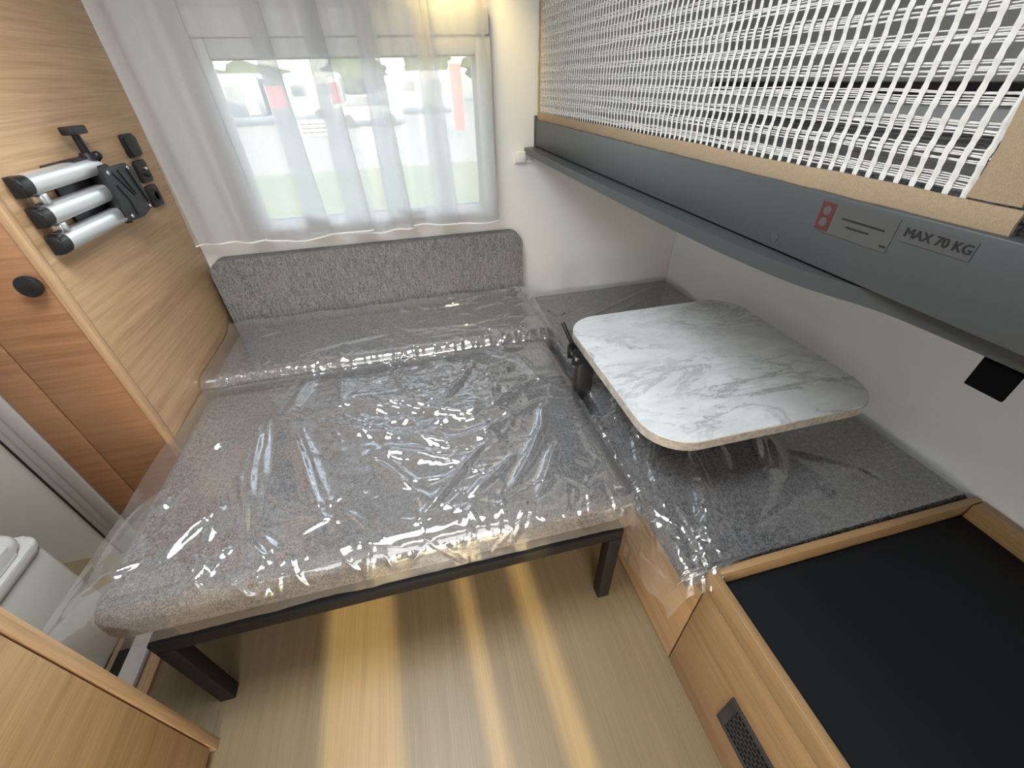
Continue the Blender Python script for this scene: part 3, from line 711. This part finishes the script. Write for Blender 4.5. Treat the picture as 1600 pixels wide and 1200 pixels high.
# small white box on the window wall
sb = empty('wall_box', (.516, YW, 1.13), 'small white plastic box on the window wall under the far end of the bunk', 'wall box')
box('cover', (.480, .523, YW-.028, YW-.001, 1.110, 1.152), M['white'], sb, bev=.005)
box('base_plate', (.476, .560, YW-.010, YW-.0005, 1.104, 1.118), M['white'], sb, bev=.003)

# ------------------------------------------------------------------ TV arm and sockets on the wardrobe side
tv = empty('tv_bracket', (XL, 1.32, 1.09), 'folded television wall bracket with three aluminium arms and black mounting plate on the wardrobe side', 'tv bracket')
def arm(y0, y1, zc, k):
    prof = []
    h = .0212; dp = .030
    for a in np.linspace(-90, 90, 11): prof.append((XL+.010+dp*.45+dp*.55*max(0, math.cos(R(a)))**.55, zc+h*math.sin(R(a))))
    prof += [(XL+.010, zc+h), (XL+.010, zc-h)]
    bm = bmesh.new(); prism(bm, prof, y0, y1, 'y', 0); o = link('arm', bm, M['alu'], tv, True, 40)
    c = bmesh.new(); prof2 = [(XL+.008+(p[0]-XL-.008), zc+(p[1]-zc)*1.0) for p in prof]
    prism(c, prof2, y0-.034, y0, 'y', .004, 2); link('end_cap', c, M['black'], o, True)
    return o
arm(1.222, 1.505, 1.2335, 0); arm(1.222, 1.500, 1.1695, 1); arm(1.222, 1.498, 1.1085, 2)
box('hinge_block', (XL+.012, XL+.038, 1.222, 1.246, 1.190, 1.213), M['steel'], tv, bev=.002)
box('hinge_block', (XL+.012, XL+.038, 1.222, 1.246, 1.129, 1.149), M['steel'], tv, bev=.002)
box('wall_plate', (XL+.001, XL+.009, 1.33, 1.50, 1.095, 1.258), M['black'], tv, bev=.002)
box('pivot_block', (XL+.010, XL+.046, 1.470, 1.520, 1.10, 1.235), M['black'], tv, bev=.006)
bm = bmesh.new(); prism(bm, [(1.453, 1.230), (1.575, 1.228), (1.600, 1.212), (1.606, 1.130), (1.596, 1.100), (1.530, 1.088), (1.458, 1.094)], XL+.050, XL+.060, 'x', .003, 2)
mp = link('mounting_plate', bm, M['charcoal'], tv, True)
for (a, b) in (((1.485, 1.215), (1.535, 1.150)), ((1.515, 1.218), (1.545, 1.150)), ((1.475, 1.185), (1.500, 1.140)), ((1.500, 1.140), (1.502, 1.100)), ((1.562, 1.215), (1.590, 1.12))):
    bm = bmesh.new(); d_ = Vector((0, b[0]-a[0], b[1]-a[1])).normalized(); nrm = Vector((0, -d_.z, d_.y))*.0028
    ps = [Vector((0, a[0], a[1]))+nrm, Vector((0, b[0], b[1]))+nrm, Vector((0, b[0], b[1]))-nrm, Vector((0, a[0], a[1]))-nrm]
    prism(bm, [(p.y, p.z) for p in ps], XL+.0595, XL+.0635, 'x', .001, 1); link('stiffening_rib', bm, M['black'], mp, True)
for (a, b) in ((1.466, 1.218), (1.572, 1.216), (1.470, 1.105), (1.586, 1.108)):
    bm = bmesh.new(); cyl(bm, (XL+.059, a, b), (XL+.0625, a, b), .0055, None, 14, .001); link('screw', bm, M['steel'], mp, True)
bm = bmesh.new(); cyl(bm, (XL+.030, 1.505, 1.238), (XL+.040, 1.500, 1.252), .006, None, 12); bmesh.ops.create_uvsphere(bm, u_segments=14, v_segments=10, radius=.011, matrix=Matrix.Translation((XL+.042, 1.498, 1.257)))
link('clamp_knob', bm, M['black'], tv, True)
bm = bmesh.new(); cyl(bm, (XL+.028, 1.484, 1.255), (XL+.030, 1.476, 1.314), .010, .009, 16); bx(bm, XL+.016, XL+.046, 1.444, 1.512, 1.308, 1.327, .004); cyl(bm, (XL+.026, 1.484, 1.252), (XL+.026, 1.484, 1.266), .022, .014, 18)
link('release_handle', bm, M['black'], tv, True)
bm = bmesh.new(); bx(bm, XL+.004, XL+.034, 1.40, 1.50, 1.251, 1.259, .003); link('hinge_cover', bm, M['black'], tv, True)
bm = bmesh.new(); cyl(bm, (XL+.030, 1.495, 1.082), (XL+.030, 1.495, 1.100), .010, None, 14, .002); link('pivot_pin', bm, M['black'], tv, True)

def plate(zc, yc, kind, label):
    e = empty('wall_socket', (XL, yc, zc), label, 'socket', 'black sockets on the wardrobe side')
    bm = bmesh.new(); prism(bm, rrect(yc-.034, yc+.034, zc-.032, zc+.032, .008), XL+.0005, XL+.012, 'x', .003, 2); p = link('face_plate', bm, M['black'], e, True)
    if kind == 0:
        bm = bmesh.new(); prism(bm, rrect(yc-.029, yc+.029, zc-.027, zc+.027, .006), XL+.012, XL+.018, 'x', .002, 2); link('cover_flap', bm, M['charcoal'], e, True)
    if kind == 1:
        for dz in (.009, -.011):
            bm = bmesh.new(); cyl(bm, (XL+.012, yc, zc+dz), (XL+.022, yc, zc+dz), .0055, None, 14, .001); cyl(bm, (XL+.022, yc, zc+dz), (XL+.026, yc, zc+dz), .002, None, 8)
            link('coaxial_plug', bm, M['steel'] if dz > 0 else M['black'], e, True)
    if kind == 2:
        bm = bmesh.new()
        ring = [(yc+.021*math.cos(R(a)), zc+.021*math.sin(R(a))) for a in range(0, 360, 15)]; inn = [(yc+.016*math.cos(R(a)), zc+.016*math.sin(R(a))) for a in range(0, 360, 15)]
        vo = [[bm.verts.new((XL+xx, p_[0], p_[1])) for p_ in r_] for xx, r_ in ((.0118, ring), (.016, ring), (.016, inn), (.0118, inn))]
        for a_ in range(24):
            for r_ in range(4): bm.faces.new((vo[r_][a_], vo[r_][(a_+1) % 24], vo[(r_+1) % 4][(a_+1) % 24], vo[(r_+1) % 4][a_]))
        link('ring', bm, M['charcoal'], e, True)
        bm = bmesh.new(); cyl(bm, (XL+.012, yc, zc), (XL+.014, yc, zc), .011, None, 16); link('insert', bm, M['black_matt'], e, True)
    return e
plate(1.254, 1.762, 0, 'topmost of the three black wall sockets, the one covered by a plain flap')
plate(1.180, 1.757, 1, 'middle black wall socket with a small metal aerial plug')
plate(1.106, 1.752, 2, 'lowest black wall socket with a round ring inset')

# ------------------------------------------------------------------ curtain
def cr(pts, n=10):
    pts = np.array(pts, float); out = []
    Q = np.vstack([2*pts[0]-pts[1], pts, 2*pts[-1]-pts[-2]])
    for i in range(1, len(Q)-2):
        for t_ in np.linspace(0, 1, n, endpoint=False):
            a, b, c, d_ = Q[i-1], Q[i], Q[i+1], Q[i+2]
            out.append(.5*((2*b)+(-a+c)*t_+(2*a-5*b+4*c-d_)*t_**2+(-a+3*b-3*c+d_)*t_**3))
    out.append(pts[-1]); return np.array(out)
hem = []
segs = [(-.822, -.548), (-.540, -.312), (-.318, -.150), (-.190, .012), (.006, .206), (.196, .392)]
yc = 1.838
for i, (a, b) in enumerate(segs):
    wdt = b-a; bulge = .022 if i else .016
    for f, q in ((0, .010), (.22, -.35), (.5, -1), (.8, -.85), (.97, -.35)): hem.append((a+wdt*f, yc+bulge*q))
    if i < len(segs)-1: hem.append((b-.004, yc+.002)); hem.append((b-.060, yc+.012)); hem.append((b-.092, yc+.018)); hem.append((b-.075, yc+.025))
hem = cr(hem, 12)
s_ = np.r_[0, np.cumsum(np.hypot(*np.diff(hem, axis=0).T))]; s_ /= s_[-1]
NC = 420; f = np.linspace(0, 1, NC); hx = np.interp(f, s_, hem[:, 0]); hy = np.interp(f, s_, hem[:, 1])
top_x = -.795+(.345+.795)*(.35*f+.65*(hx+.822)/1.214); top_y = yc-.006+.018*np.sin(2*np.pi*15*f+1.2*np.sin(7*f))+.35*(hy-yc)
NZ = 70; zz = np.linspace(0, 1, NZ)
zlow = .902+.006*np.sin(f*19)+.004*np.sin(f*43)
P = np.zeros((NC, NZ, 3))
for j, t_ in enumerate(zz):
    b = min(1, (t_*1.15)**1.1)*.78
    P[:, j, 0] = hx*(1-b)+top_x*b+.004*np.sin(f*31+t_*3)*(1-t_)
    P[:, j, 1] = np.minimum(hy*(1-b)+top_y*b+-.004+.0125*np.sin(2*np.pi*17*f+2*np.sin(9*f)+1.2*t_)*(.55+.45*np.sin(11*f+1)), 1.864)
    P[:, j, 2] = zlow+(1.86-zlow)*t_
ct = empty('curtain', (-.2, yc, .90), 'sheer white floor-length look voile curtain drawn across the window'.replace('floor-length look ', ''), 'curtain')
o = grid_mesh('fabric', P, M['sheer'], ct)
# hem: doubled strip along the bottom edge
Hm = np.stack([P[:, 0], P[:, 0]+np.array([0, 0, .005])], 1); Hm[..., 1] -= .001
grid_mesh('hem', Hm, M['hem'], ct)
bm = bmesh.new(); cyl(bm, (-.83, yc, 1.868), (.42, yc, 1.868), .007, None, 14); link('rail', bm, M['white'], ct, True)

# lamps (out of frame, they carry the lights above; the aisle one is added for fill)
lp = empty('fill_lamp', (-.15, -.55, ZC), 'added flat white fill lamp on the ceiling over the aisle', 'lamp')
M['fill_diffuser'] = mat('added fill diffuser', (.9, .88, .84), .5); NG(M['fill_diffuser']).b.inputs['Emission Color'].default_value = (1, .95, .88, 1); NG(M['fill_diffuser']).b.inputs['Emission Strength'].default_value = 1.5
box('housing', (-.45, .15, -.72, -.38, ZC-.03, ZC-.001), M['white'], lp, bev=.006)
box('diffuser', (-.43, .13, -.70, -.40, ZC-.045, ZC-.031), M['fill_diffuser'], lp, bev=.005)
lp = empty('reading_spot', (.30, 1.72, ZC), 'small white reading spot on the ceiling above the curtain', 'lamp')
bm = bmesh.new(); cyl(bm, (.30, 1.70, ZC-.001), (.30, 1.70, ZC-.10), .022, None, 20, .003); link('housing', bm, M['white'], lp, True)

# ------------------------------------------------------------------ outdoors
GZ = -.55
def ground():
    m = mat('mown grass', (.16, .24, .06), .95); g = NG(m)
    n_ = g.noise(g.coords(), 1.2, 6, .65); g.l(g.ramp(n_, [(.3, (.062, .078, .034)), (.7, (.115, .125, .065))]), g.b.inputs['Base Color']); return m
def gravel():
    m = mat('pale gravel', (.45, .43, .40), .95); g = NG(m)
    n_ = g.noise(g.coords(), 2, 6, .65); g.l(g.ramp(n_, [(.3, (.10, .097, .092)), (.7, (.18, .174, .163))]), g.b.inputs['Base Color']); return m
structure(box('ground_grass', (-40, 40, YW+.4, 13.5, GZ-.1, GZ), ground(), bev=0))
structure(box('ground_gravel', (-60, 60, 13.5, 70, GZ-.1, GZ+.01), gravel(), bev=0))
M['leaf'] = mat('dark foliage', (.10, .17, .06), .9); g = NG(M['leaf']); g.l(g.ramp(g.noise(g.coords(), 3, 5, .7), [(.3, (.02, .028, .017)), (.7, (.055, .068, .04))]), g.b.inputs['Base Color'])
M['bark'] = mat('bark', (.10, .07, .05), .9); M['red'] = mat('red paint', (.30, .012, .012), .5); M['vehicle_white'] = mat('white vehicle paint', (.15, .15, .15), .35)
M['vehicle_grey'] = mat('grey blue vehicle paint', (.045, .055, .07), .3); M['tyre'] = mat('tyre rubber', (.02, .02, .02), .8); M['car_glass'] = mat('tinted glass', (.03, .04, .05), .15); M['pallet'] = mat('weathered pallet wood', (.26, .24, .21), .9)
def blob(bm, c, r, seed):
    r_ = bmesh.ops.create_icosphere(bm, subdivisions=3, radius=1)
    rr = random.Random(seed); ph = [rr.uniform(0, 6) for _ in range(6)]
    for v in r_['verts']:
        n_ = v.co.normalized(); k_ = 1+.16*math.sin(n_.x*5+ph[0])*math.sin(n_.y*6+ph[1])+.12*math.sin(n_.z*9+ph[2]+n_.x*4)+.06*math.sin(n_.y*17+ph[3])
        v.co = Vector((n_.x*r[0]*k_+c[0], n_.y*r[1]*k_+c[1], n_.z*r[2]*k_+c[2]))
def tree(x, y, h, wd_, label, seed):
    e = empty('tree', (x, y, GZ), label, 'tree', 'trees behind the yard')
    bm = bmesh.new(); cyl(bm, (x, y, GZ), (x, y, GZ+h*.5), .18, .10, 10); link('trunk', bm, M['bark'], e, True)
    bm = bmesh.new(); rr = random.Random(seed)
    blob(bm, (x, y, GZ+h*.58), (wd_*.5, wd_*.5, h*.40), seed)
    for k_ in range(5): blob(bm, (x+rr.uniform(-.4, .4)*wd_, y+rr.uniform(-.3, .3)*wd_, GZ+h*rr.uniform(.35, .8)), (wd_*.26, wd_*.26, h*.18), seed+k_+1)
    link('crown', bm, M['leaf'], e, True, 180)
tree(-24, 52, 4.6, 8, 'broad bushy tree at the far left beyond the yard', 1)
tree(-13, 56, 3.8, 7, 'low rounded tree second from the left beyond the yard', 2)
tree(-3.0, 55, 4.4, 6, 'rounded green tree seen mid-window beyond the yard', 3)
tree(4.0, 50, 5.2, 4, 'narrow tall tree right of mid-window beyond the yard', 4)
tree(13, 54, 4.2, 8, 'wide green tree beyond the yard at the right side of the window', 5)
def caravan(x, y, L_, label, body):
    e = empty('parked_caravan', (x, y, GZ), label, 'caravan', 'caravans parked in the yard')
    bm = bmesh.new(); prism(bm, rrect(x-L_/2, x+L_/2, GZ+.45, GZ+2.5, .28), y, y+2.1, 'y', .05, 2); link('body', bm, body, e, True)
    for k_ in (-.28, .2):
        bm = bmesh.new(); prism(bm, rrect(x+L_*k_-.45, x+L_*k_+.45, GZ+1.35, GZ+1.95, .1), y-.02, y+.02, 'y'); link('window', bm, M['car_glass'], e)
    bm = bmesh.new(); bx(bm, x+L_*.36-.3, x+L_*.36+.3, y-.015, y+.02, GZ+.6, GZ+2.2); link('door', bm, M['grey_blind'], e)
    bm = bmesh.new(); cyl(bm, (x, y-.05, GZ+.33), (x, y+.2, GZ+.33), .32, None, 20); link('wheel', bm, M['tyre'], e, True)
caravan(-9.3, 31, 4.6, 'grey-blue caravan parked at the left across the yard', M['vehicle_grey'])
caravan(-4.4, 33, 3.2, 'white caravan parked behind the pallets across the yard', M['vehicle_white'])
caravan(2.6, 36, 4.2, 'white caravan parked at the right side of the yard', M['vehicle_white'])
def car(x, y, label, body):
    e = empty('car', (x, y, GZ), label, 'car', 'cars parked in the yard')
    L_ = 3.6; prof = [(x-L_/2, GZ+.3), (x-L_/2, GZ+.75), (x-L_*.36, GZ+.9), (x-L_*.22, GZ+1.4), (x+L_*.22, GZ+1.42), (x+L_*.42, GZ+.95), (x+L_/2, GZ+.8), (x+L_/2, GZ+.3)]
    bm = bmesh.new(); prism(bm, prof, y, y+1.6, 'y', .05, 2); link('body', bm, body, e, True, 60)
    bm = bmesh.new(); prism(bm, [(x-L_*.32, GZ+.93), (x-L_*.20, GZ+1.34), (x+L_*.20, GZ+1.36), (x+L_*.36, GZ+.96)], y-.02, y+.02, 'y'); link('side_window', bm, M['car_glass'], e)
    for k_ in (-.3, .3):
        bm = bmesh.new(); cyl(bm, (x+L_*k_, y-.03, GZ+.3), (x+L_*k_, y+.2, GZ+.3), .3, None, 20); link('wheel', bm, M['tyre'], e, True)
car(-1.2, 27, 'white car parked across the yard at mid-window', M['vehicle_white'])
def banner(x, y, z0, z1, wd_, label):
    e = empty('banner', (x, y, GZ), label, 'banner', 'red banners in the yard')
    bm = bmesh.new(); cyl(bm, (x, y, GZ), (x, y, z1+.1), .03, None, 10); link('pole', bm, M['vehicle_white'], e, True)
    bm = bmesh.new(); prism(bm, rrect(x, x+wd_, z0, z1, .08), y-.012, y+.012, 'y'); link('cloth', bm, M['red'], e)
banner(-6.4, 29.5, .35, 1.35, .9, 'red banner at the left in front of the grey-blue caravan')
banner(-3.1, 29.5, .45, 1.45, .55, 'small red banner at mid-window beside the white car')
banner(2.45, 20, -.3, 1.9, .45, 'tall red banner at the right side of the window')
for k_ in range(4):
    e = empty('pallet', (-3.6, 24, GZ+.01+.16*k_), ('lowest', 'second lowest', 'second highest', 'topmost')[k_]+' weathered pallet in the stack across the yard', 'pallet', 'stacked pallets')
    zb = GZ+.012+.16*k_
    for q in range(3): box('runner', (-4.2, -3.0, 23.6+q*.36, 23.7+q*.36, zb, zb+.10), M['pallet'], e, bev=0)
    for q in range(5): box('board', (-4.2+q*.275, -4.1+q*.275, 23.6, 24.42, zb+.102, zb+.122), M['pallet'], e, bev=0)
